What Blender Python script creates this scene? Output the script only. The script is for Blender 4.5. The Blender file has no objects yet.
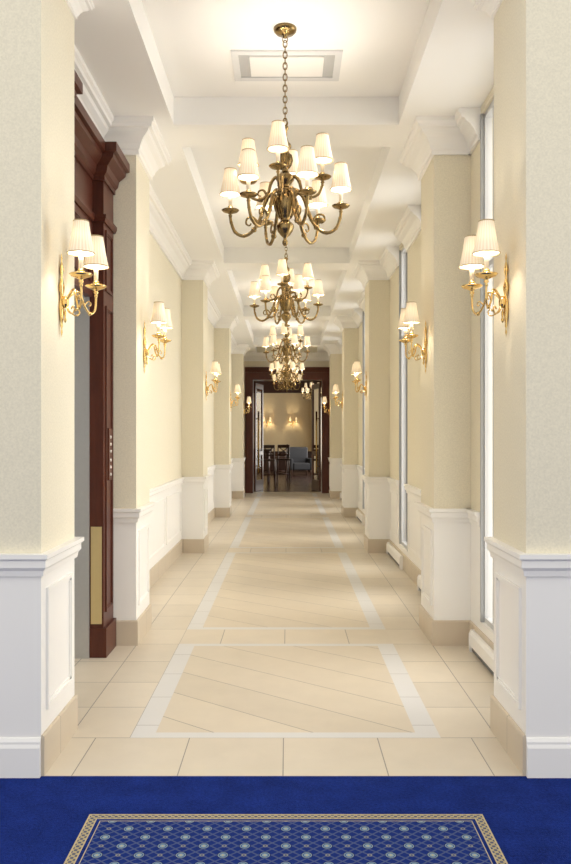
import bpy, math, random
from mathutils import Vector
random.seed(4)
PI=math.pi
scene=bpy.context.scene
col=scene.collection
scene.view_settings.view_transform='Standard'
scene.view_settings.look='None'

# ------------------------------------------------------------ materials
def newmat(name):
    m=bpy.data.materials.new(name); m.use_nodes=True
    nt=m.node_tree
    return m,nt,nt.nodes['Principled BSDF']
def mth(nt,op,a,b=None,c=None):
    n=nt.nodes.new('ShaderNodeMath'); n.operation=op
    for i,v in enumerate((a,b,c)):
        if v is None: continue
        if isinstance(v,(int,float)): n.inputs[i].default_value=v
        else: nt.links.new(v,n.inputs[i])
    return n.outputs[0]
def mixc(nt,f,a,b):
    n=nt.nodes.new('ShaderNodeMix'); n.data_type='RGBA'
    for i,v in ((0,f),(6,a),(7,b)):
        if isinstance(v,(int,float)): n.inputs[i].default_value=v
        elif isinstance(v,tuple): n.inputs[i].default_value=(*v,1) if len(v)==3 else v
        else: nt.links.new(v,n.inputs[i])
    return n.outputs[2]
def coords(nt):
    t=nt.nodes.new('ShaderNodeTexCoord'); s=nt.nodes.new('ShaderNodeSeparateXYZ')
    nt.links.new(t.outputs['Object'],s.inputs[0])
    return t.outputs['Object'],s.outputs[0],s.outputs[1],s.outputs[2]
def noise(nt,vec,scale,detail=2,rough=.5):
    n=nt.nodes.new('ShaderNodeTexNoise'); n.inputs['Scale'].default_value=scale
    n.inputs['Detail'].default_value=detail; n.inputs['Roughness'].default_value=rough
    if vec is not None: nt.links.new(vec,n.inputs['Vector'])
    return n.outputs[0]
def bump(nt,h,b,strength=.2,dist=.01):
    n=nt.nodes.new('ShaderNodeBump'); n.inputs['Strength'].default_value=strength; n.inputs['Distance'].default_value=dist
    nt.links.new(h,n.inputs['Height']); nt.links.new(n.outputs[0],b.inputs['Normal'])
def plain(name,c,rough=.5,metal=0,var=.06,nscale=6,bumpk=0,bscale=200,spec=.5):
    m,nt,b=newmat(name)
    o,x,y,z=coords(nt)
    n=noise(nt,o,nscale,3)
    lo=tuple(v*(1-var) for v in c); hi=tuple(min(1,v*(1+var)) for v in c)
    nt.links.new(mixc(nt,n,lo,hi),b.inputs['Base Color'])
    b.inputs['Roughness'].default_value=rough; b.inputs['Metallic'].default_value=metal
    b.inputs['Specular IOR Level'].default_value=spec
    if bumpk: bump(nt,noise(nt,o,bscale,2),b,bumpk,.002)
    return m
def tile_mat(name,c,size,ang=0,ox=0,oy=0,g=.0026,grout=(.27,.24,.20),sizey=None,rough=.33,var=.13):
    m,nt,b=newmat(name); o,x,y,z=coords(nt)
    sy=sizey or size
    ca,sa=math.cos(ang),math.sin(ang)
    u=mth(nt,'ADD',mth(nt,'MULTIPLY',x,ca),mth(nt,'MULTIPLY',y,sa))
    v=mth(nt,'SUBTRACT',mth(nt,'MULTIPLY',y,ca),mth(nt,'MULTIPLY',x,sa))
    u=mth(nt,'DIVIDE',mth(nt,'SUBTRACT',u,ox),size); v=mth(nt,'DIVIDE',mth(nt,'SUBTRACT',v,oy),sy)
    def edge(t,s):
        f=mth(nt,'FRACT',t); return mth(nt,'MULTIPLY',mth(nt,'MINIMUM',f,mth(nt,'SUBTRACT',1.0,f)),s)
    e=mth(nt,'MINIMUM',edge(u,size),edge(v,sy))
    gm=mth(nt,'LESS_THAN',e,g)
    cmb=nt.nodes.new('ShaderNodeCombineXYZ')
    nt.links.new(mth(nt,'FLOOR',u),cmb.inputs[0]); nt.links.new(mth(nt,'FLOOR',v),cmb.inputs[1])
    wn=nt.nodes.new('ShaderNodeTexWhiteNoise'); nt.links.new(cmb.outputs[0],wn.inputs[0])
    nn=noise(nt,o,5.5,5,.6)
    k=mth(nt,'ADD',mth(nt,'MULTIPLY',wn.outputs[0],.4),mth(nt,'MULTIPLY',nn,.6))
    base=mixc(nt,k,tuple(t*(1-var) for t in c),tuple(min(1,t*(1+var)) for t in c))
    nt.links.new(mixc(nt,gm,base,grout),b.inputs['Base Color'])
    b.inputs['Roughness'].default_value=rough
    b.inputs['Specular IOR Level'].default_value=.42
    return m
def wood_mat(name,c1,c2,rough=.3,spec=.4):
    m,nt,b=newmat(name); o,x,y,z=coords(nt)
    mp=nt.nodes.new('ShaderNodeMapping'); mp.inputs['Scale'].default_value=(14,14,1.2); nt.links.new(o,mp.inputs[0])
    n=noise(nt,mp.outputs[0],3,5,.6)
    nt.links.new(mixc(nt,n,c1,c2),b.inputs['Base Color']); b.inputs['Roughness'].default_value=rough
    b.inputs['Specular IOR Level'].default_value=spec
    return m

PAPER=(.80,.74,.585)
m_paper=plain('wallpaper_cream',PAPER,.75,0,.15,110,.2,140,.2)
m_white=plain('white_paint',(.91,.89,.85),.4,0,.01,3)
m_frame=plain('window_frame_paint',(.58,.58,.575),.5,0,.02,3)
m_ceil=plain('ceiling_paint',(.94,.925,.89),.8,0,.01,2,spec=.2)
m_basetile=tile_mat('base_tile',(.61,.52,.40),.45,0,0,.1,.002,rough=.35,var=.08)
TILE=(.665,.59,.475)
m_tile=tile_mat('floor_tile',TILE,.468,0,-.02,3.45,sizey=.44)
m_tileside=tile_mat('floor_tile_margin',TILE,.305,0,SL_ if False else -.785,3.45,sizey=.44)
m_tile45=tile_mat('floor_tile_diagonal',(.655,.575,.455),.31,math.radians(52),.1,-2.0,.0026,grout=(.28,.245,.20),sizey=60.0)
m_strip=tile_mat('floor_strip_tile',(.675,.665,.65),3.0,0,1.5,.1,sizey=.44,g=.003,grout=(.38,.36,.34),var=.03)
m_mahog=wood_mat('mahogany',(.050,.013,.008),(.125,.034,.017),.34,.35)
m_dark=wood_mat('dark_walnut',(.035,.014,.009),(.085,.036,.022),.35)
m_brass=plain('polished_brass',(.72,.51,.21),.16,1,.12,30)
m_antique=plain('antique_brass',(.265,.182,.078),.25,1,.3,25)
m_steel=plain('brushed_steel',(.56,.56,.55),.42,.7,.05,40)
m_plate=plain('pale_brass_plate',(.72,.57,.28),.42,.6,.05,10)
m_grey=plain('grey_aluminium',(.42,.43,.44),.4,.5,.03,10)
m_slot=plain('heater_slot_grey',(.20,.20,.20),.6)
m_duct=plain('vent_duct_grey',(.50,.50,.49),.8)  # mid-grey for the panel between vent frame and baffle plate
m_vplate=plain('vent_plate_paint',(.74,.74,.73),.6)
m_button=plain('pale_button',(.8,.78,.72),.4)
m_sleeve=plain('candle_sleeve_ivory',(.85,.78,.62),.5)
m_strim=plain('shade_trim_braid',(.50,.38,.20),.8)
m_carpet,nt,b=newmat('blue_carpet'); o,x,y,z=coords(nt)
k=mth(nt,'ADD',mth(nt,'MULTIPLY',noise(nt,o,85,3,.7),.6),mth(nt,'MULTIPLY',noise(nt,o,7,3,.6),.4))
k=mth(nt,'MULTIPLY',mth(nt,'SUBTRACT',k,.34),3.2)
nt.links.new(mixc(nt,k,(.0036,.0115,.088),(.0108,.034,.235)),b.inputs['Base Color']); b.inputs['Roughness'].default_value=.95; b.inputs['Specular IOR Level'].default_value=.08
bump(nt,noise(nt,o,220,2),b,.9,.005)
m_woodfloor=plain('dark_wood_floor',(.055,.028,.020),.22,0,.3,8)
m_roomwall=plain('far_room_wall',(.82,.68,.44),.7,0,.05,10)
m_uph=plain('grey_upholstery',(.035,.037,.044),.85,0,.1,30)
m_curt=plain('sheer_curtain',(.80,.76,.66),.8,0,.03,10)
m_seat=plain('brown_leather_seat',(.07,.035,.025),.45,0,.1,30)
# lamp shade
def shade_mat(name,tk,ek):
    m,nt,b=newmat(name); nt.nodes.remove(b)
    out=nt.nodes['Material Output']
    o,x,y,z=coords(nt)
    pleat_shading=mth(nt,'SINE',mth(nt,'MULTIPLY',mth(nt,'ARCTAN2',y,x),22.0))  # pleat light and shade painted as stripes into colour and translucency
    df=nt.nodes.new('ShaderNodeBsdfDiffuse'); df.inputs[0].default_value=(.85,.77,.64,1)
    nt.links.new(mixc(nt,mth(nt,'ADD',mth(nt,'MULTIPLY',pleat_shading,.5),.5),(.74,.63,.47),(.86,.78,.64)),df.inputs[0])
    tr=nt.nodes.new('ShaderNodeBsdfTranslucent'); tr.inputs[0].default_value=(1,.79,.50,1)
    em=nt.nodes.new('ShaderNodeEmission'); em.inputs[0].default_value=(1,.81,.54,1); em.inputs[1].default_value=ek
    mx=nt.nodes.new('ShaderNodeMixShader'); nt.links.new(mth(nt,'ADD',mth(nt,'MULTIPLY',pleat_shading,tk*.25),tk),mx.inputs[0])
    nt.links.new(df.outputs[0],mx.inputs[1]); nt.links.new(tr.outputs[0],mx.inputs[2])
    ad=nt.nodes.new('ShaderNodeAddShader'); nt.links.new(mx.outputs[0],ad.inputs[0]); nt.links.new(em.outputs[0],ad.inputs[1])
    nt.links.new(ad.outputs[0],out.inputs[0]); return m
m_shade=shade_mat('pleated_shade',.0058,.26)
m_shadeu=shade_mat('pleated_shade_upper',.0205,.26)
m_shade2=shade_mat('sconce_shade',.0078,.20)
# window glass
m_glass,nt,b=newmat('window_glass'); nt.nodes.remove(b); out=nt.nodes['Material Output']
tp=nt.nodes.new('ShaderNodeBsdfTransparent'); gl=nt.nodes.new('ShaderNodeBsdfGlossy'); gl.inputs['Roughness'].default_value=.03
mx=nt.nodes.new('ShaderNodeMixShader'); fr=nt.nodes.new('ShaderNodeFresnel'); fr.inputs[0].default_value=1.10
nt.links.new(fr.outputs[0],mx.inputs[0]); nt.links.new(tp.outputs[0],mx.inputs[1]); nt.links.new(gl.outputs[0],mx.inputs[2]); nt.links.new(mx.outputs[0],out.inputs[0])
# rug field
def rug_field():
    m,nt,b=newmat('rug_lattice'); o,x,y,z=coords(nt)
    a,bb=.150,.125
    u=mth(nt,'DIVIDE',mth(nt,'ADD',x,.006+a/2),a); v=mth(nt,'DIVIDE',mth(nt,'SUBTRACT',y,2.975+bb/2),bb)
    def dist(du,dv=None):
        dv=du if dv is None else dv
        p=mth(nt,'SUBTRACT',mth(nt,'FRACT',mth(nt,'ADD',u,du)),.5); q=mth(nt,'SUBTRACT',mth(nt,'FRACT',mth(nt,'ADD',v,dv)),.5)
        p=mth(nt,'MULTIPLY',p,a); q=mth(nt,'MULTIPLY',q,bb)
        return mth(nt,'SQRT',mth(nt,'ADD',mth(nt,'MULTIPLY',p,p),mth(nt,'MULTIPLY',q,q)))
    d=mth(nt,'MINIMUM',dist(0.0),dist(.5))
    d2=mth(nt,'MINIMUM',dist(.5,0.0),dist(0.0,.5))
    def line(t,w):
        f=mth(nt,'FRACT',t); return mth(nt,'LESS_THAN',mth(nt,'ABSOLUTE',mth(nt,'SUBTRACT',f,.5)),w)
    l1=line(mth(nt,'MULTIPLY',mth(nt,'ADD',u,v),3.0),.10); l2=line(mth(nt,'MULTIPLY',mth(nt,'SUBTRACT',u,v),3.0),.10)
    ln=mth(nt,'MAXIMUM',l1,l2)
    nz=noise(nt,o,160,2)
    c=mixc(nt,nz,(.0045,.014,.115),(.011,.034,.21))
    c=mixc(nt,ln,c,(.065,.09,.19))
    c=mixc(nt,mth(nt,'LESS_THAN',d2,.009),c,(.24,.24,.20))
    c=mixc(nt,mth(nt,'LESS_THAN',d2,.004),c,(.01,.03,.16))
    c=mixc(nt,mth(nt,'LESS_THAN',d,.022),c,(.005,.013,.10))
    c=mixc(nt,mth(nt,'LESS_THAN',d,.0185),c,(.22,.29,.30))
    c=mixc(nt,mth(nt,'LESS_THAN',d,.0145),c,(.04,.09,.24))
    c=mixc(nt,mth(nt,'LESS_THAN',d,.0105),c,(.24,.34,.37))
    c=mixc(nt,mth(nt,'LESS_THAN',d,.004),c,(.45,.38,.22))
    nt.links.new(c,b.inputs['Base Color']); b.inputs['Roughness'].default_value=.95; b.inputs['Specular IOR Level'].default_value=.1
    return m
def rug_border():
    m,nt,b=newmat('rug_border_beige'); o,x,y,z=coords(nt)
    s=mth(nt,'MULTIPLY',mth(nt,'SINE',mth(nt,'MULTIPLY',x,240.0)),mth(nt,'SINE',mth(nt,'MULTIPLY',y,240.0)))
    k=mth(nt,'GREATER_THAN',s,.1)
    nt.links.new(mixc(nt,k,(.38,.32,.18),(.06,.07,.13)),b.inputs['Base Color']); b.inputs['Roughness'].default_value=.95
    return m
m_rugf=rug_field(); m_rugb=rug_border()
m_rugl=plain('rug_light_line',(.50,.42,.24),.95,0,.1,80,spec=.1)

# ------------------------------------------------------------ mesh builder
class MB:
    def __init__(s): s.v=[];s.f=[];s.m=[];s.s=[]
    def add(s,vs,fs,mi=0,sm=False):
        o=len(s.v); s.v+= [tuple(p) for p in vs]
        for f in fs: s.f.append([i+o for i in f]); s.m.append(mi); s.s.append(sm)
    def box(s,x0,x1,y0,y1,z0,z1,mi=0):
        s.add([(x0,y0,z0),(x1,y0,z0),(x1,y1,z0),(x0,y1,z0),(x0,y0,z1),(x1,y0,z1),(x1,y1,z1),(x0,y1,z1)],
              [(3,2,1,0),(4,5,6,7),(0,1,5,4),(1,2,6,5),(2,3,7,6),(3,0,4,7)],mi)
    def quad(s,x0,x1,y0,y1,z,mi=0): s.add([(x0,y0,z),(x1,y0,z),(x1,y1,z),(x0,y1,z)],[(0,1,2,3)],mi)
    def lathe(s,prof,seg=20,c=(0,0,0),sx=1,sy=1,mi=0,pleat=0):
        n=len(prof); vs=[]; fs=[]
        for k in range(seg):
            a=2*PI*k/seg
            for r,z in prof:
                rr=r+(pleat if k%2 else -pleat)
                vs.append((c[0]+rr*math.cos(a)*sx,c[1]+rr*math.sin(a)*sy,c[2]+z))
        for k in range(seg):
            k2=(k+1)%seg
            for i in range(n-1): fs.append((k*n+i,k2*n+i,k2*n+i+1,k*n+i+1))
        s.add(vs,fs,mi,True)
    def tube(s,pts,r,seg=8,mi=0,closed=False):
        pts=[Vector(p) for p in pts]; n=len(pts); vs=[];fs=[]
        rs=r if isinstance(r,(list,tuple)) else [r]*n
        up=None
        for i,p in enumerate(pts):
            if closed: t=pts[(i+1)%n]-pts[i-1]
            else: t=pts[min(i+1,n-1)]-pts[max(i-1,0)]
            t.normalize()
            if up is None:
                up=Vector((0,0,1)) if abs(t.z)<.9 else Vector((1,0,0))
            a=(up-t*up.dot(t)).normalized(); bb=t.cross(a); up=a
            for k in range(seg):
                an=2*PI*k/seg; vs.append(p+(a*math.cos(an)+bb*math.sin(an))*rs[i])
        m=n if closed else n-1
        for i in range(m):
            j=(i+1)%n
            for k in range(seg):
                k2=(k+1)%seg; fs.append((i*seg+k,i*seg+k2,j*seg+k2,j*seg+k))
        if not closed:
            fs.append(tuple(range(seg))[::-1]); fs.append(tuple((n-1)*seg+k for k in range(seg)))
        s.add(vs,fs,mi,True)
    def sweep(s,path,prof,side=1,mi=0):
        # side=1: outward is right of travel, -1: left
        P=[Vector((p[0],p[1])) for p in path]; n=len(P); nr=[]
        for i in range(n-1):
            d=(P[i+1]-P[i]).normalized(); nr.append(Vector((d.y,-d.x))*side)
        vs=[];fs=[];k=len(prof)
        for i in range(n):
            if i==0: m=nr[0]
            elif i==n-1: m=nr[-1]
            else: m=(nr[i-1]+nr[i])/(1+nr[i-1].dot(nr[i]))
            for d,z in prof: vs.append((P[i].x+m.x*d,P[i].y+m.y*d,z))
        for i in range(n-1):
            for j in range(k):
                j2=(j+1)%k
                f=(i*k+j,i*k+j2,(i+1)*k+j2,(i+1)*k+j)
                fs.append(f if side==1 else f[::-1])
        fs.append(tuple(range(k))); fs.append(tuple((n-1)*k+j for j in range(k))[::-1])
        s.add(vs,fs,mi)
    def build(s,name,mats,parent=None,loc=None):
        me=bpy.data.meshes.new(name); me.from_pydata(s.v,[],s.f)
        for m in (mats if isinstance(mats,(list,tuple)) else [mats]): me.materials.append(m)
        me.polygons.foreach_set('material_index',s.m); me.polygons.foreach_set('use_smooth',s.s)
        me.update()
        import bmesh
        bm=bmesh.new(); bm.from_mesh(me); bmesh.ops.recalc_face_normals(bm,faces=bm.faces); bm.to_mesh(me); bm.free()
        o=bpy.data.objects.new(name,me); col.objects.link(o)
        if parent: o.parent=parent
        if loc: o.location=loc
        return o
def catmull(p,n=6):
    p=[Vector(q) for q in p]; r=[]
    for i in range(len(p)-1):
        a=p[max(i-1,0)];b=p[i];c=p[i+1];d=p[min(i+2,len(p)-1)]
        for k in range(n):
            t=k/n
            r.append(.5*((2*b)+(c-a)*t+(2*a-5*b+4*c-d)*t*t+(3*b-a-3*c+d)*t**3))
    r.append(p[-1]); return r
def empty(name,loc,rz=0):
    o=bpy.data.objects.new(name,None); col.objects.link(o); o.location=loc; o.rotation_euler=(0,0,rz); o.empty_display_size=.1; return o
def tag(o,label=None,cat=None,group=None,kind=None):
    if label: o['label']=label
    if cat: o['category']=cat
    if group: o['group']=group
    if kind: o['kind']=kind
    return o
def copy_tree(o,parent=None):
    c=o.copy(); col.objects.link(c); c.parent=parent
    for ch in list(o.children): copy_tree(ch,c)
    return c

# ------------------------------------------------------------ dimensions
XL,XR=-1.37,1.32            # wall planes
FL,FR=-1.09,1.055           # pilaster faces
P=[3.45,5.62,10.09,14.56,19.03]; PD=.54
END=20.9
ZS,ZR=3.75,3.95
WT=.25
ZW=.93
CROWN=[(0,3.53),(.020,3.53),(.020,3.56),(.030,3.57),(.040,3.60),(.065,3.64),(.098,3.665),(.108,3.685),(.130,3.69),(.135,3.71),(.150,3.722),(.150,3.75),(0,3.75)]
CROWN_NEAR=[(d*.55,3.75-(3.75-z)*.5) for d,z in CROWN]
RAIL=[(0,.885),(.012,.885),(.016,.91),(.028,.925),(.028,.955),(.040,.965),(.040,.985),(0,.985)]
BASE=[(0,0),(.014,0),(.014,.172),(.008,.18),(0,.18)]
WBASE=[(0,0),(.02,0),(.02,.13),(.014,.145),(.014,.155),(.006,.17),(0,.17)]
def wallbox(mb,x0,x1,y0,y1,z0=0,z1=4.2):
    if z0<ZW:
        mb.box(x0,x1,y0,y1,z0,min(ZW,z1),1)
    if z1>ZW: mb.box(x0,x1,y0,y1,max(ZW,z0),z1,0)
def ring_x(mb,x,sgn,y0,y1,z0,z1,w=.022,t=.012,mi=0):   # moulding frame on a face of constant x
    xa,xb=sorted((x,x+sgn*t)); xc,xd=sorted((x,x+sgn*t*.5))
    for (ya,yb,za,zb) in ((y0,y1,z0,z0+w),(y0,y1,z1-w,z1),(y0,y0+w,z0+w,z1-w),(y1-w,y1,z0+w,z1-w)):
        mb.box(xa,xb,ya,yb,za,zb,mi)
    i=w
    for (ya,yb,za,zb) in ((y0+i,y1-i,z0+i,z0+i+.012),(y0+i,y1-i,z1-i-.012,z1-i),(y0+i,y0+i+.012,z0+i,z1-i),(y1-i-.012,y1-i,z0+i,z1-i)):
        mb.box(xc,xd,ya,yb,za,zb,mi)

# ------------------------------------------------------------ floor
mb=MB()
SL0,SL1,SR1,SR0=-.785,-.668,.648,.765
panels=[(3.89,5.66)]+[(P[k]+.46,P[k+1]+.04) for k in range(1,4)]+[(P[4]+.46,END-.1)]
XA,XB=-1.7,1.57
mb.quad(XA,SL0,3.89,21.3,0,3); mb.quad(SR0,XB,3.89,21.3,0,3)
mb.quad(XA,SL0,3.45,3.89,0,0); mb.quad(SR0,XB,3.45,3.89,0,0)
yc=3.45
for y0,y1 in panels:
    mb.quad(SL0,SR0,yc,y0,0,0)
    mb.quad(SL0,SL1,y0,y1,0,2); mb.quad(SR1,SR0,y0,y1,0,2)
    mb.quad(SL1,SR1,y0,y0+.07,0,2); mb.quad(SL1,SR1,y1-.06,y1,0,2)
    mb.quad(SL1,SR1,y0+.07,y1-.06,0,1)
    yc=y1
mb.quad(SL0,SR0,yc,21.3,0,0)
tag(mb.build('floor',[m_tile,m_tile45,m_strip,m_tileside]),'beige stone tile corridor floor with pale inlaid border strips','floor',kind='structure')
mb=MB(); mb.quad(-4,4,-2.5,3.45,0)
tag(mb.build('floor_lobby',m_carpet),'deep blue carpet in front of the corridor','carpet floor',kind='structure')
# ------------------------------------------------------------ ceiling
mb=MB()
CL,CR=-.82,.80
mb.box(XL-WT,CL,3.45,END,ZS,4.2); mb.box(CR,XR+WT,3.45,END,ZS,4.2)
beams=[(3.45,3.97)]+[(p,p+.43) for p in P[1:]]
for a,b_ in beams: mb.box(CL,CR,a,b_,ZS,4.2)
mb.box(CL,CR,3.45,END,ZR,4.25)
tag(mb.build('ceiling',m_ceil),'white coffered corridor ceiling with cross beams','ceiling',kind='structure')

# ------------------------------------------------------------ left wall with lift opening
EO0,EO1,EH=4.2,5.3,2.45
mb=MB()
wallbox(mb,XL-WT,XL,3.99,EO0); wallbox(mb,XL-WT,XL,EO1,END); wallbox(mb,XL-WT,XL,EO0,EO1,EH,4.2)
wl=mb.build('wall_left',[m_paper,m_white]); tag(wl,'cream papered left corridor wall with white wainscot','wall',kind='structure')
WIN=[[(4.27,5.33)]]+[[(P[k]+PD+.55,P[k]+PD+1.40),(P[k]+PD+2.42,P[k]+PD+3.05)] for k in (1,2,3)]
ALLW=[w for g in WIN for w in g]
WZ0,WZ1=.24,3.70
mb=MB(); y=3.99
for a,b_ in ALLW:
    wallbox(mb,XR,XR+WT,y,a); wallbox(mb,XR,XR+WT,a,b_,0,WZ0); wallbox(mb,XR,XR+WT,a,b_,WZ1,4.2); y=b_
wallbox(mb,XR,XR+WT,y,END)
wr=mb.build('wall_right',[m_paper,m_white]); tag(wr,'cream right corridor wall with tall windows','wall',kind='structure')
# bay trim
bays=[(P[k]+PD,P[k+1]) for k in range(4)]+[(P[4]+PD,END)]
mb=MB()
for a,b_ in bays: mb.sweep([(XL,a),(XL,b_)],CROWN,1)
tag(mb.build('trim_1',m_white),'white crown moulding along the left wall','trim',kind='structure')
mb=MB(); mp=MB(); bs=MB()
for i,(a,b_) in enumerate(bays):
    if i==0: continue
    mb.sweep([(XL,a),(XL,b_)],RAIL,1); bs.sweep([(XL,a),(XL,b_)],BASE,1)
    L=b_-a; n=3 if L>2 else 1; w=(L-.1*(n+1)-.1)/n
    for k in range(n):
        s=a+.15+k*(w+.1); ring_x(mp,XL,1,s,s+w,.28,.82)
tag(mb.build('trim_2',m_white),'white chair rail along the left wall','trim',kind='structure')
tag(mp.build('trim_3',m_white),'white panel mouldings on the left wainscot','trim',kind='structure')
tag(bs.build('baseboard_left',m_basetile),'tan stone tile baseboard along the left wall','baseboard',kind='structure')
mb=MB(); mc=MB(); mp=MB(); bs=MB()
for i,(a,b_) in enumerate(bays):
    segs=[]; q=a
    for wa,wb in (WIN[i] if i<4 else []): segs.append((q,wa)); q=wb
    segs.append((q,b_))
    for s,e in segs:
        mc.sweep([(XR,s),(XR,e)],CROWN,-1); mb.sweep([(XR,s),(XR,e)],RAIL,-1)
        if e-s>.5: ring_x(mp,XR,-1,s+.1,e-.1,.28,.82)
    bs.sweep([(XR,a),(XR,b_)],BASE,-1)
tag(mc.build('trim_4',m_white),'white crown moulding beside the windows','trim',kind='structure')
tag(mb.build('trim_5',m_white),'white chair rail beside the windows','trim',kind='structure')
tag(mp.build('trim_6',m_white),'white panel mouldings beside the windows','trim',kind='structure')
tag(bs.build('baseboard_right',m_basetile),'tan stone tile baseboard under the windows','baseboard',kind='structure')

# ------------------------------------------------------------ pilasters
ORD=['nearest','second','third','fourth','farthest']
for side in (-1,1):
    sn='left' if side<0 else 'right'
    W,F=(XL,FL) if side<0 else (XR,FR); sw=1 if side<0 else -1
    for i,p in enumerate(P):
        mb=MB()
        if i==0:
            out_=W+side*2.63
            wallbox(mb,min(out_,F),max(out_,F),p,p+PD); path=[(out_,p),(F,p),(F,p+PD),(W,p+PD)]
            nm='wall_front_'+sn; lab='cream papered lobby wall end with white wainscot on the %s'%sn
        else:
            wallbox(mb,min(W,F),max(W,F),p,p+PD,0,ZS); path=[(W,p),(F,p),(F,p+PD),(W,p+PD)]
            nm='pilaster'; lab='%s cream pilaster with white wainscot on the %s wall'%(ORD[i],sn)
        o=mb.build(nm,[m_paper,m_white]); tag(o,lab,'wall' if i==0 else 'pilaster',kind='structure')
        c=MB(); c.sweep(path,CROWN_NEAR if i==0 else CROWN,sw); c.build('crown_moulding',m_white,o)
        c=MB(); c.sweep(path,RAIL,sw); c.build('chair_rail',m_white,o)
        if i==0:
            c=MB(); c.sweep([path[0],path[1]],WBASE,sw); c.build('white_baseboard',m_white,o)
            c=MB(); c.sweep(path[1:],BASE,sw); c.build('base_tile',m_basetile,o)
        else:
            c=MB(); c.sweep(path,BASE,sw); c.build('base_tile',m_basetile,o)
        c=MB(); ring_x(c,F,-side,p+.07,p+PD-.07,.27,.82); c.build('panel_moulding',m_white,o)
mb=MB(); mb.box(XL-WT-2.4,XR+WT+2.4,3.47,3.9,4.2,4.6)
tag(mb.build('wall_front_head',m_ceil),'white wall head over the corridor mouth','wall',kind='structure')

# ------------------------------------------------------------ windows
def daylight(name,loc,rot,sx,sy,rad,colr=(1,.985,.96),spread=180):
    l=bpy.data.lights.new(name,'AREA'); l.shape='RECTANGLE'; l.size=sx; l.size_y=sy; l.energy=rad*PI*sx*sy; l.color=colr
    l.spread=math.radians(spread)
    o=bpy.data.objects.new(name,l); col.objects.link(o); o.location=loc; o.rotation_euler=rot; return o
for i,(a,b_) in enumerate(ALLW):
    e=tag(empty('window_%d'%(i+1),(XR,a,WZ0)),'tall narrow bright corridor window, number %d from the camera'%(i+1),'window',kind='structure')
    L=b_-a;H=WZ1-WZ0
    mb=MB(); t=.035
    for (ya,yb,za,zb) in ((0,t,0,H),(L-t,L,0,H),(t,L-t,0,t),(t,L-t,H-t,H)): mb.box(.02,.07,ya,yb,za,zb)
    if L>1:
        for q in (.42,.80): mb.box(.03,.06,L*q-.018,L*q+.018,t,H-t)
    mb.box(.032,.058,t,L-t,H*.70-.018,H*.70+.018)
    mb.build('window_frame',m_frame,e)
    g=.024 if i==0 else .014
    mb=MB(); mb.box(-.004,.02,L-g,L-.001,0,H); mb.box(-.004,.02,.001,g,0,H); mb.build('dark_gasket',m_grey,e)
    mb=MB(); mb.add([(.045,t,t),(.045,L-t,t),(.045,L-t,H-t),(.045,t,H-t)],[(0,1,2,3)]); mb.build('pane',m_glass,e)
    daylight('window_daylight',(XR+WT+.35,(a+b_)/2,(WZ0+WZ1)/2+.1),(0,PI/2-math.radians(12),0),H+.2,L+.4,3.0,(1,.985,.96),115)

# ------------------------------------------------------------ baseboard heaters
def heater(y0,y1,label):
    e=tag(empty('baseboard_heater',(XR,(y0+y1)/2,0)),label,'heater','white heaters under the windows')
    L=(y1-y0)/2
    def ext(prof,a,b_):
        m=MB(); k=len(prof); vs=[(-d,a,z) for d,z in prof]+[(-d,b_,z) for d,z in prof]
        fs=[tuple(range(k)),tuple(range(2*k-1,k-1,-1))]+[(j,(j+1)%k,k+(j+1)%k,k+j) for j in range(k)]
        m.add(vs,fs); return m
    ext([(.016,.04),(.042,.04),(.050,.052),(.050,.125),(.038,.150),(.016,.150)],-L+.01,L-.01).build('cover',m_white,e)
    ext([(.016,.012),(.036,.012),(.036,.04),(.016,.04)],-L+.02,L-.02).build('grille',m_slot,e)
    for a in (-L,L-.012):
        ext([(.015,0),(.046,0),(.054,.012),(.054,.128),(.040,.156),(.015,.156)],a,a+.012).build('end_cap',m_white,e)
heater(4.16,5.45,'white baseboard heater under the nearest window')
heater(8.82,10.0,'far white baseboard heater just before the third right pilaster')
heater(6.22,7.62,'white baseboard heater just beyond the second right pilaster')
heater(13.3,14.46,'far white baseboard heater just before the fourth right pilaster')
heater(10.7,12.0,'white baseboard heater just beyond the third right pilaster')
heater(17.7,18.9,'white baseboard heater just before the farthest right pilaster')

# ------------------------------------------------------------ lift surround
e=tag(empty('door_1',(0,0,0)),'mahogany lift surround with steel jamb on the left wall','door',kind='structure')
CX=-1.25; CH_=-1.325
mb=MB()
for a,b_ in ((4.0,EO0),(EO1,5.60)):
    mb.box(XL+.001,CX,a,b_,.2,3.26); mb.box(XL+.001,CX+.02,a-.004 if a>5 else a,min(b_+.01,5.612),0,.2)
    ring_x(mb,CX,1,a+.05,b_-.05,.3,2.4,.018,.010); ring_x(mb,CX,1,a+.05,b_-.05,2.5,2.92,.018,.010)
mb.build('casing',m_mahog,e)
mb=MB(); mb.box(XL+.001,CH_,EO0,EO1,EH,3.26)
for k in range(2):
    a=EO0+.08+k*.49; ring_x(mb,CH_,1,a,a+.45,EH+.10,2.92,.03,.014)
mb.build('header',m_mahog,e)
pth=[(CX,4.0),(CX,EO0+.01),(CH_,EO0+.01),(CH_,EO1-.01),(CX,EO1-.01),(CX,5.61)]
mb=MB(); mb.sweep(pth,[(-.04,3.24),(.012,3.24),(.012,3.27),(.03,3.29),(.04,3.33),(.085,3.37),(.09,3.395),(.115,3.40),(.115,3.46),(-.04,3.46)],1)
mb.sweep(pth,[(-.04,2.96),(.012,2.96),(.024,2.985),(.024,3.005),(-.04,3.005)],1)
mb.build('cornice',m_mahog,e)
mb=MB(); mb.box(-1.66,XL,EO0-.0,EO0+.02,0,EH); mb.box(-1.66,XL+.025,EO1-.02,EO1-.001,0,EH); mb.box(-1.66,XL,EO0+.02,EO1-.02,EH-.02,EH); mb.build('steel_jamb',m_steel,e)
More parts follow.
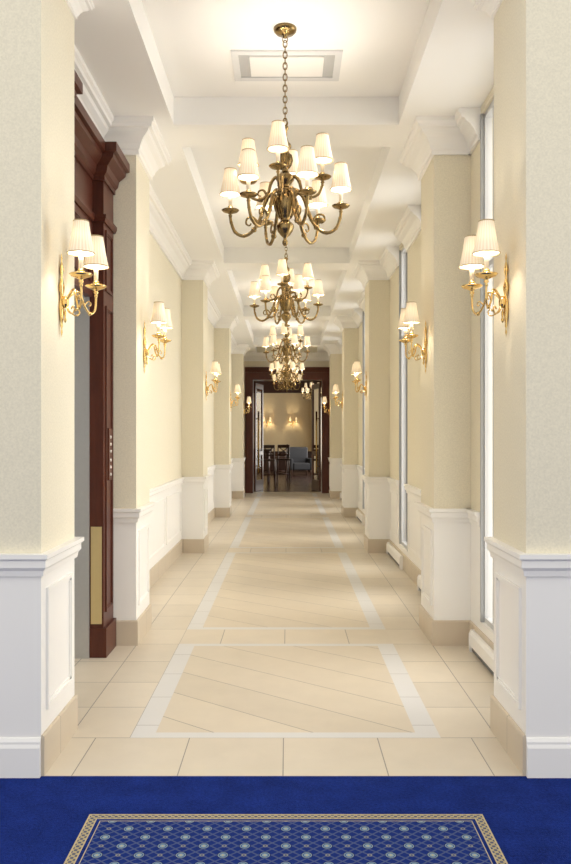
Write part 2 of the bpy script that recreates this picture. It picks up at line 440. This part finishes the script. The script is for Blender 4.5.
mb=MB(); mb.box(-1.68,-1.64,EO0,(EO0+EO1)/2-.003,0.01,EH); mb.build('lift_door_panel',m_steel,e)
mb=MB(); mb.box(-1.68,-1.64,(EO0+EO1)/2+.003,EO1,0.01,EH); mb.build('lift_door_panel',m_steel,e)
mb=MB(); mb.box(-1.335,CX-.012,EO1-.006,EO1,.23,.89); mb.build('kick_plate',m_plate,e)
e=tag(empty('call_button_panel',(CX+.001,5.45,1.2)),'slim call button panel on the mahogany lift casing','button panel')
mb=MB(); mb.box(0,.012,-.045,.045,0,.36); mb.build('plate',m_mahog,e)
for k,zz in enumerate((.04,.09,.14,.2,.25,.3)):
    mb=MB(); mb.lathe([(0,.0),(.010,.0),(.011,.006),(.010,.010),(0,.010)],10); o=mb.build('button',m_button,e,(.008,0,zz)); o.rotation_euler=(0,PI/2,0)

# ------------------------------------------------------------ chandelier
def lamp(name,w,c):
    l=bpy.data.lights.new(name,'POINT'); l.energy=w; l.color=c; l.shadow_soft_size=.02; return l
bulb_c=lamp('chandelier_bulb',6.6,(1,.92,.80))
bulb_u=lamp('chandelier_upper_bulb',1.7,(1,.92,.80))
bulb_s=lamp('sconce_bulb',5.4,(1,.89,.73))
bulb_f=lamp('far_sconce_bulb',11,(1,.80,.50))
def bulb(data,parent,loc):
    o=bpy.data.objects.new('bulb',data); col.objects.link(o); o.parent=parent; o.location=loc; return o
def socket_parts(parent,x,y,z,data,hs=.10):
    big=data is not bulb_s
    m=MB(); m.lathe([(0,-.045),(.005,-.043),(.009,-.036),(.005,-.029),(.013,-.020),(.007,-.012),(.02,-.004),(.044,.004),(.054,.014),(.050,.017),(.030,.010),(.014,.012),(.018,.022),(.015,.036),(0,.036)],18,(x,y,z)); m.build('candle_cup',m_antique if big else m_brass,parent)
    m=MB(); m.lathe([(0,.03),(.0115,.03),(.0115,.03+hs),(0,.03+hs)],12,(x,y,z)); m.build('candle_sleeve',m_sleeve,parent)
    zb=.022+hs
    q=.96 if big else .94
    m=MB(); m.lathe([(r*q,h*q) for r,h in [(.0650,.003),(.0620,.012),(.048,.08),(.038,.145),(.036,.160)]],44,(0,0,0),pleat=.0014)
    for r,h in ((.0655,.003),(.0362,.160)):
        m.tube([(r*q*math.cos(2*PI*k/24),r*q*math.sin(2*PI*k/24),h*q) for k in range(24)],.0030,6,mi=1,closed=True)
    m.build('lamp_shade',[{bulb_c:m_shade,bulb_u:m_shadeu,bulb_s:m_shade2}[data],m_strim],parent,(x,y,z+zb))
    bulb(data,parent,(x,y,z+zb+(.097 if big else .080)))
def chandelier():
    root=empty('chandelier',(0,0,ZR)); B=-ZR
    m=MB(); m.lathe([(0,-.055),(.012,-.055),(.014,-.045),(.03,-.035),(.055,-.028),(.068,-.015),(.07,0),(0,0)],24); m.tube([(.016*math.cos(2*PI*k/12),0,-.066+.016*math.sin(2*PI*k/12)) for k in range(12)],.003,6,closed=True)
    m.build('canopy',m_antique,root)
    m=MB(); z0=3.375+B; z1=-.075; n=15; st=(z1-z0)/n
    for k in range(n):
        zc=z0+(k+.5)*st; a=.012; h=st*.5+.006
        pts=[(a*math.cos(2*PI*j/12),0,zc+h*math.sin(2*PI*j/12)) for j in range(12)]
        if k%2: pts=[(0,q[0],q[2]) for q in pts]
        m.tube(pts,.0036,6,closed=True)
    m.build('chain',m_antique,root)
    prof=[(0,2.645),(.010,2.648),(.017,2.66),(.017,2.672),(.010,2.685),(.012,2.695),(.030,2.712),(.046,2.735),(.055,2.76),(.052,2.772),(.040,2.785),(.028,2.795),(.028,2.805),(.042,2.825),(.060,2.87),(.071,2.915),(.069,2.93),(.058,2.95),(.044,2.962),(.056,2.972),(.056,2.98),(.036,2.99),(.024,3.005),(.032,3.015),(.054,3.04),(.054,3.06),(.032,3.08),(.020,3.095),(.020,3.11),(.036,3.13),(.045,3.16),(.038,3.19),(.022,3.21),(.022,3.22),(.038,3.235),(.038,3.25),(.022,3.27),(.013,3.30),(.013,3.335),(.022,3.35),(.018,3.365),(0,3.372)]
    m=MB(); m.lathe([(r,z+B) for r,z in prof],28)
    for k in range(14):                                   # fine gadroon ribs on the urn
        a=2*PI*k/14
        m.tube([((r+.001)*math.cos(a),(r+.001)*math.sin(a),z+B) for r,z in ((.035,2.815),(.047,2.835),(.062,2.872),(.072,2.915),(.060,2.945))],.0045,5)
        m.tube([((r+.001)*math.cos(a),(r+.001)*math.sin(a),z+B) for r,z in ((.022,3.112),(.036,3.13),(.045,3.16),(.038,3.19))],.003,5)
    m.tube([(.016*math.cos(2*PI*k/12),0,3.382+B+.016*math.sin(2*PI*k/12)) for k in range(12)],.003,6,closed=True)
    m.build('central_column',m_antique,root)
    def arm(path,ang,cupz,r,hs,scrolls,data,r0):
        m=MB(); ca,sa=math.cos(ang),math.sin(ang)
        pts=catmull([(q*ca,q*sa,z+B) for q,z in path],6); n=len(pts)
        # cast ripples along the arm
        m.tube(pts,[(r0-.004*i/n)*(1.12 if i%6==0 else .97) for i in range(n)],8)
        for scroll in scrolls:
            sp=catmull([(q*ca,q*sa,z+B) for q,z in scroll],5); k=len(sp)
            m.tube(sp,[.0080*(1-.5*i/k) for i in range(k)],6)
        q,z=path[4]                                        # leaf collar on the sweep of the arm
        m.lathe([(0,-.016),(.014,-.012),(.018,0),(.014,.012),(0,.016)],10,(q*ca,q*sa,z+B))
        a=m.build('arm',m_antique,root)
        socket_parts(a,r*ca,r*sa,cupz+B,data,hs)
    for k in range(6):
        arm([(.045,2.93),(.08,2.96),(.115,2.925),(.145,2.83),(.19,2.75),(.25,2.715),(.305,2.74),(.33,2.80),(.335,2.835)],math.radians(-8-60*k),2.86,.335,.085,
            [[(.165,2.79),(.195,2.825),(.230,2.82),(.238,2.79),(.218,2.776),(.207,2.79)]],bulb_c,.0130)
    for k in range(4):
        arm([(.03,3.03),(.055,3.06),(.085,3.03),(.105,2.965),(.15,2.93),(.20,2.945),(.222,2.99),(.226,3.015)],math.radians(-100+90*k),3.035,.226,.085,
            [[(.112,2.955),(.132,2.987),(.16,2.983),(.165,2.96),(.147,2.952)]],bulb_u,.0115)
    return root
ch=chandelier()
CH_L=['large nearest brass chandelier with ten pleated cream shades','second brass chandelier from the camera, under the second ceiling coffer','third brass chandelier from the camera, small above the hall','fourth brass chandelier from the camera, partly behind the third','farthest brass corridor chandelier, hanging lowest in view just before the dark doorway']
CH_Y=[4.68,8.12,12.6,17.07,20.1]
for i,y in enumerate(CH_Y):
    o=ch if i==0 else copy_tree(ch)
    o.location=(-.0145,y,ZR); tag(o,CH_L[i],'chandelier','brass chandeliers along the corridor')
o=copy_tree(ch); o.location=(.88,28,4.1); o['group']='chandelier beyond the doorway'
tag(o,'tiny brass chandelier in the room beyond, at the right of the doorway','chandelier')
# ------------------------------------------------------------ sconces
def sconce():
    root=empty('wall_sconce',(0,0,0))
    m=MB(); m.lathe([(0,-.215),(.003,-.205),(.009,-.188),(.005,-.175),(.005,-.170),(.012,-.158),(.009,-.146),(.016,-.125),(.024,-.08),(.020,-.045),(.012,-.022),(.014,-.015),(.024,.012),(.026,.032),(.014,.058),(.008,.072),(.016,.10),(.018,.115),(.009,.142),(.005,.150),(.009,.165),(.005,.180),(0,.195)],20,(.010,0,0),sx=.5)
    m.lathe([(0,-.030),(.011,-.026),(.018,-.01),(.018,.01),(.011,.026),(0,.030)],14,(.027,0,-.045))
    m.lathe([(0,-.10),(.005,-.095),(.008,-.085),(.004,-.075),(.006,-.05),(.0,-.03)],10,(.027,0,-.045))
    m.build('backplate',m_brass,root)
    for s in (-1,1):
        m=MB()
        m.tube(catmull([(.03,0,-.04),(.06,.02*s,.0),(.085,.045*s,.005),(.10,.07*s,-.05),(.12,.10*s,-.085),(.138,.13*s,-.06),(.14,.14*s,.02)],6),.0054,8)
        m.tube(catmull([(.03,0,-.05),(.045,.015*s,-.09),(.072,.036*s,-.105),(.084,.048*s,-.085),(.073,.040*s,-.072),(.066,.035*s,-.084)],5),.0038,6)
        m.tube(catmull([(.100,.07*s,-.05),(.113,.085*s,-.028),(.124,.097*s,-.034),(.122,.096*s,-.048),(.115,.088*s,-.045)],5),.0032,6)
        m.lathe([(0,-.010),(.008,-.008),(.010,0),(.008,.008),(0,.010)],10,(.12,.10*s,-.085))
        a=m.build('arm',m_brass,root)
        socket_parts(a,.14,.14*s,.045,bulb_s,.085)
    return root
sc=sconce(); first=True
for side in (-1,1):
    for i,p in enumerate(P):
        o=sc if first else copy_tree(sc); first=False
        o.location=(FL if side<0 else FR,p+.28,2.19); o.rotation_euler=(0,0,0 if side<0 else PI)
        tag(o,'two-arm brass wall sconce on the %s %s pilaster'%(ORD[i],'left' if side<0 else 'right'),'wall sconce','brass wall sconces on the pilasters')
# ------------------------------------------------------------ ceiling vents
for i,y in enumerate(CH_Y[:4]):
    e=tag(empty('ceiling_vent',(-.005,y+.46,ZR)),['white rectangular ceiling vent above the nearest chandelier','white ceiling vent beyond the second chandelier','white ceiling vent beyond the third chandelier','white ceiling vent beyond the fourth chandelier'][i],'vent','ceiling vents')
    mb=MB(); w,d,t=.355,.205,.045
    for (a,b_,c,d_) in ((-w,w,-d,-d+t),(-w,w,d-t,d),(-w,-w+t,-d+t,d-t),(w-t,w,-d+t,d-t)): mb.box(a,b_,c,d_,-.012,0)
    mb.build('frame',m_vplate,e)
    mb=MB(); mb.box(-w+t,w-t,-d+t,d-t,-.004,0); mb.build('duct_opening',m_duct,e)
    mb=MB(); mb.box(-w+.115,w-.115,-d+.07,d-.07,-.014,-.004); mb.build('baffle_plate',m_white,e)

# ------------------------------------------------------------ far doorway
OX=.925; OH=3.03
mb=MB(); mb.box(XL-WT,-OX-.2,END,END+.4,0,4.2); mb.box(OX+.2,XR+WT,END,END+.4,0,4.2); mb.box(-OX-.2,OX+.2,END,END+.4,OH+.30,4.2)
tag(mb.build('wall_end',m_paper),'cream end wall around the dark doorway','wall',kind='structure')
mb=MB(); mb.sweep([(XL,END),(XR,END)],CROWN,1); tag(mb.build('trim_7',m_white),'white crown moulding over the far doorway','trim',kind='structure')
e=tag(empty('door_2',(0,END,0)),'tall mahogany doorway at the far end of the corridor','door',kind='structure')
mb=MB()
for s in (-1,1):
    a,b_=sorted((s*OX,s*(OX+.21))); mb.box(a,b_,-.06,.42,0,OH)
    a,b_=sorted((s*(OX+.04),s*(OX+.17))); mb.box(a,b_,-.08,-.06,.25,OH-.1)
mb.build('casing',m_mahog,e)
mb=MB(); mb.box(-OX-.21,OX+.21,-.06,.42,OH,OH+.29); mb.sweep([(-OX-.21,-.06),(OX+.21,-.06)],[(0,OH+.20),(.02,OH+.20),(.04,OH+.25),(.10,OH+.29),(.10,OH+.33),(0,OH+.33)],1); mb.build('header',m_mahog,e)
for s in (-1,1):
    mb=MB(); w=.9;t=.045
    for (a,b_,c,d_) in ((0,.11,0.01,2.98),(w-.11,w,0.01,2.98),(.11,w-.11,.01,.3),(.11,w-.11,2.84,2.98),(.11,w-.11,1.0,1.1)): mb.box(-t/2,t/2,a,b_,c,d_)
    l=mb.build('door_leaf',m_mahog,e,(s*(OX-.03),.43,0)); l.rotation_euler=(0,0,s*math.radians(12))
    mb=MB()
    for c,d_ in ((.3,1.0),(1.1,2.84)): mb.add([(0,.11,c),(0,w-.11,c),(0,w-.11,d_),(0,.11,d_)],[(0,1,2,3)])
    mb.build('pane',m_glass,l)
    mb=MB(); x=-s*.09
    mb.tube([(x,.055,.5),(x,.055,2.2)],.026,8)
    for zz in (.7,2.0): mb.tube([(-s*.02,.055,zz),(x,.055,zz)],.014,6)
    mb.build('pull_handle',m_brass,l)
# ------------------------------------------------------------ far room
RB=35.5; RH=4.1
mb=MB(); mb.quad(-4,1.6,21.3,RB,0); tag(mb.build('floor_far_room',m_woodfloor),'dark polished wood floor in the room beyond','floor',kind='structure')
mb=MB(); mb.box(-4,1.6,21.3,RB,RH,RH+.2); tag(mb.build('ceiling_far_room',m_dark),'dark ceiling of the room beyond','ceiling',kind='structure')
mb=MB(); mb.box(-4,1.6,RB,RB+.2,.85,RH,0); mb.box(-4,1.6,RB-.02,RB+.2,0,.85,1); mb.box(-4,1.6,RB-.06,RB,3.5,RH,1)
tag(mb.build('wall_back',[m_roomwall,m_dark]),'tan back wall with dark wood wainscot in the room beyond','wall',kind='structure')
mb=MB(); mb.box(-4.2,-4,21.3,RB,0,RH); mb.box(-4,XL-WT,21.1,21.3,0,RH); tag(mb.build('wall_far_left',m_roomwall),'left wall of the room beyond','wall',kind='structure')
mb=MB()
mb.box(1.6,1.8,21.3,25,0,RH); mb.box(1.6,1.8,25,34.2,0,.4); mb.box(1.6,1.8,25,34.2,3.1,RH); mb.box(1.6,1.8,34.2,RB,0,RH)
tag(mb.build('wall_far_right',m_roomwall),'right window wall of the room beyond','wall',kind='structure')
daylight('far_window_daylight',(1.9,29.6,1.75),(0,PI/2,0),2.9,9.4,2.9,(1,.93,.82))
mb=MB(); n=60
vs=[];fs=[]
for i in range(n+1):
    y=33.0+i/n*1.9; x=1.42+.035*math.sin(i*1.1)
    vs+=[(x,y,.02),(x+.0,y,3.2)]
for i in range(n): fs.append((2*i,2*i+2,2*i+3,2*i+1))
mb.add(vs,fs,0,True); tag(mb.build('curtain',m_curt),'pale sheer curtain hanging by the window beyond the doorway','curtain')
# far sconces
for i,x in enumerate((-.93,.25)):
    o=copy_tree(sc); o.location=(x,RB,2.1); o.rotation_euler=(0,0,-PI/2)
    for q in o.children_recursive:
        if q.type=='LIGHT': q.data=bulb_f
    tag(o,['left small brass sconce on the back wall through the doorway','right small brass sconce on the back wall through the doorway'][i],'wall sconce','sconces in the room beyond')
# bar table
t=tag(empty('bar_table',(-.92,26.4,0)),'dark wood bar table at the left inside the doorway','table')
mb=MB(); mb.box(-.45,.4,-.7,.7,1.04,1.09); mb.box(-.38,.33,-.62,.62,.98,1.04); mb.build('tabletop',m_dark,t)
for sx in (-.33,.28):
    for sy in (-.58,.58):
        mb=MB(); mb.tube([(sx,sy,0),(sx,sy,.98)],[.028,.038],8); mb.build('leg',m_dark,t)
def stool():
    r=empty('bar_stool',(0,0,0))
    mb=MB(); mb.box(-.2,.2,-.2,.2,.74,.80); mb.build('seat',m_seat,r)
    for sx in (-1,1):
        mb=MB(); mb.tube([(sx*.21,-.21,0),(sx*.18,-.18,.74)],.020,8); mb.build('leg',m_dark,r)
        mb=MB(); mb.tube([(sx*.21,.22,0),(sx*.18,.18,.74),(sx*.18,.25,1.25)],.020,8); mb.build('leg',m_dark,r)
    mb=MB(); mb.box(-.18,.18,.235,.262,1.15,1.25); mb.box(-.18,.18,.205,.225,.9,.95)
    for a in (-1,1): mb.tube([(-.16*a,.215,.93),(.16*a,.25,1.18)],.014,6)
    mb.build('backrest',m_dark,r)
    mb=MB()
    for s in (-1,1): mb.tube([(s*.2,-.2,.3),(s*.2,.21,.3)],.012,6); mb.tube([(-.2,s*.2,.3),(.2,s*.2,.3)],.012,6)
    mb.build('footrest',m_dark,r); return r
st=stool()
for i,(x,y,rz,l) in enumerate(((-.60,24.7,PI,'nearest dark bar stool beside the bar table'),(-.16,25.4,PI+.15,'dark bar stool nearest the armchair'),(-.26,27.6,-PI/2,'farthest dark bar stool beyond the bar table corner'))):
    o=st if i==0 else copy_tree(st); o.location=(x,y,0); o.rotation_euler=(0,0,rz); tag(o,l,'bar stool','bar stools at the bar table')
a=tag(empty('armchair',(.48,31.0,0),math.radians(12)),'dark grey upholstered armchair beyond the bar stools','armchair')
def soft(x0,x1,y0,y1,z0,z1,name,r=.05):
    mb=MB(); mb.box(x0,x1,y0,y1,z0,z1); o=mb.build(name,m_uph,a)
    b=o.modifiers.new('bevel','BEVEL'); b.width=r; b.segments=3; return o
soft(-.33,.33,-.4,.3,.2,.48,'seat'); soft(-.42,.42,.28,.46,.2,1.1,'backrest',.08)
for s in (-1,1):
    soft(min(s*.33,s*.47),max(s*.33,s*.47),-.38,.34,.2,.66,'armrest',.06)
    for yy in (-.32,.36):
        mb=MB(); mb.tube([(s*.38,yy,0),(s*.38,yy,.22)],[.02,.03],8); mb.build('leg',m_dark,a)

# ------------------------------------------------------------ rug
mb=MB(); z=.006
def frame(x0,x1,y0,y1,w,mi):
    mb.quad(x0,x1,y0,y0+w,z,mi); mb.quad(x0,x1,y1-w,y1,z,mi); mb.quad(x0,x0+w,y0+w,y1-w,z,mi); mb.quad(x1-w,x1,y0+w,y1-w,z,mi)
    return x0+w,x1-w,y0+w,y1-w
r=(-.784,.772,.9,3.09)
x0,x1,y0,y1=r
mb.add([(x0,y0,0.001),(x1,y0,0.001),(x1,y1,0.001),(x0,y1,0.001),(x0,y0,z),(x1,y0,z),(x1,y1,z),(x0,y1,z)],[(0,1,5,4),(1,2,6,5),(2,3,7,6),(3,0,4,7)],2)
r=frame(*r,.006,2); r=frame(*r,.028,1); r=frame(*r,.005,2); r=frame(*r,.014,3); r=frame(*r,.0035,2)
mb.quad(*r,z,0)
tag(mb.build('rug',[m_rugf,m_rugb,m_rugl,m_carpet]),'blue rug with beige border and medallion lattice on the blue carpet','rug')

# ------------------------------------------------------------ world and camera
w=bpy.data.worlds.new('World'); scene.world=w; w.use_nodes=True
bg=w.node_tree.nodes['Background']; bg.inputs[0].default_value=(1,.985,.955,1); bg.inputs[1].default_value=1.18
cam=bpy.data.cameras.new('Camera'); co=bpy.data.objects.new('Camera',cam); col.objects.link(co)
co.location=(0,0,1.5); co.rotation_euler=(PI/2,0,0)
cam.sensor_width=36; cam.lens=780/864*36; cam.shift_x=-2/864; cam.shift_y=5/864
cam.clip_end=200
scene.camera=co
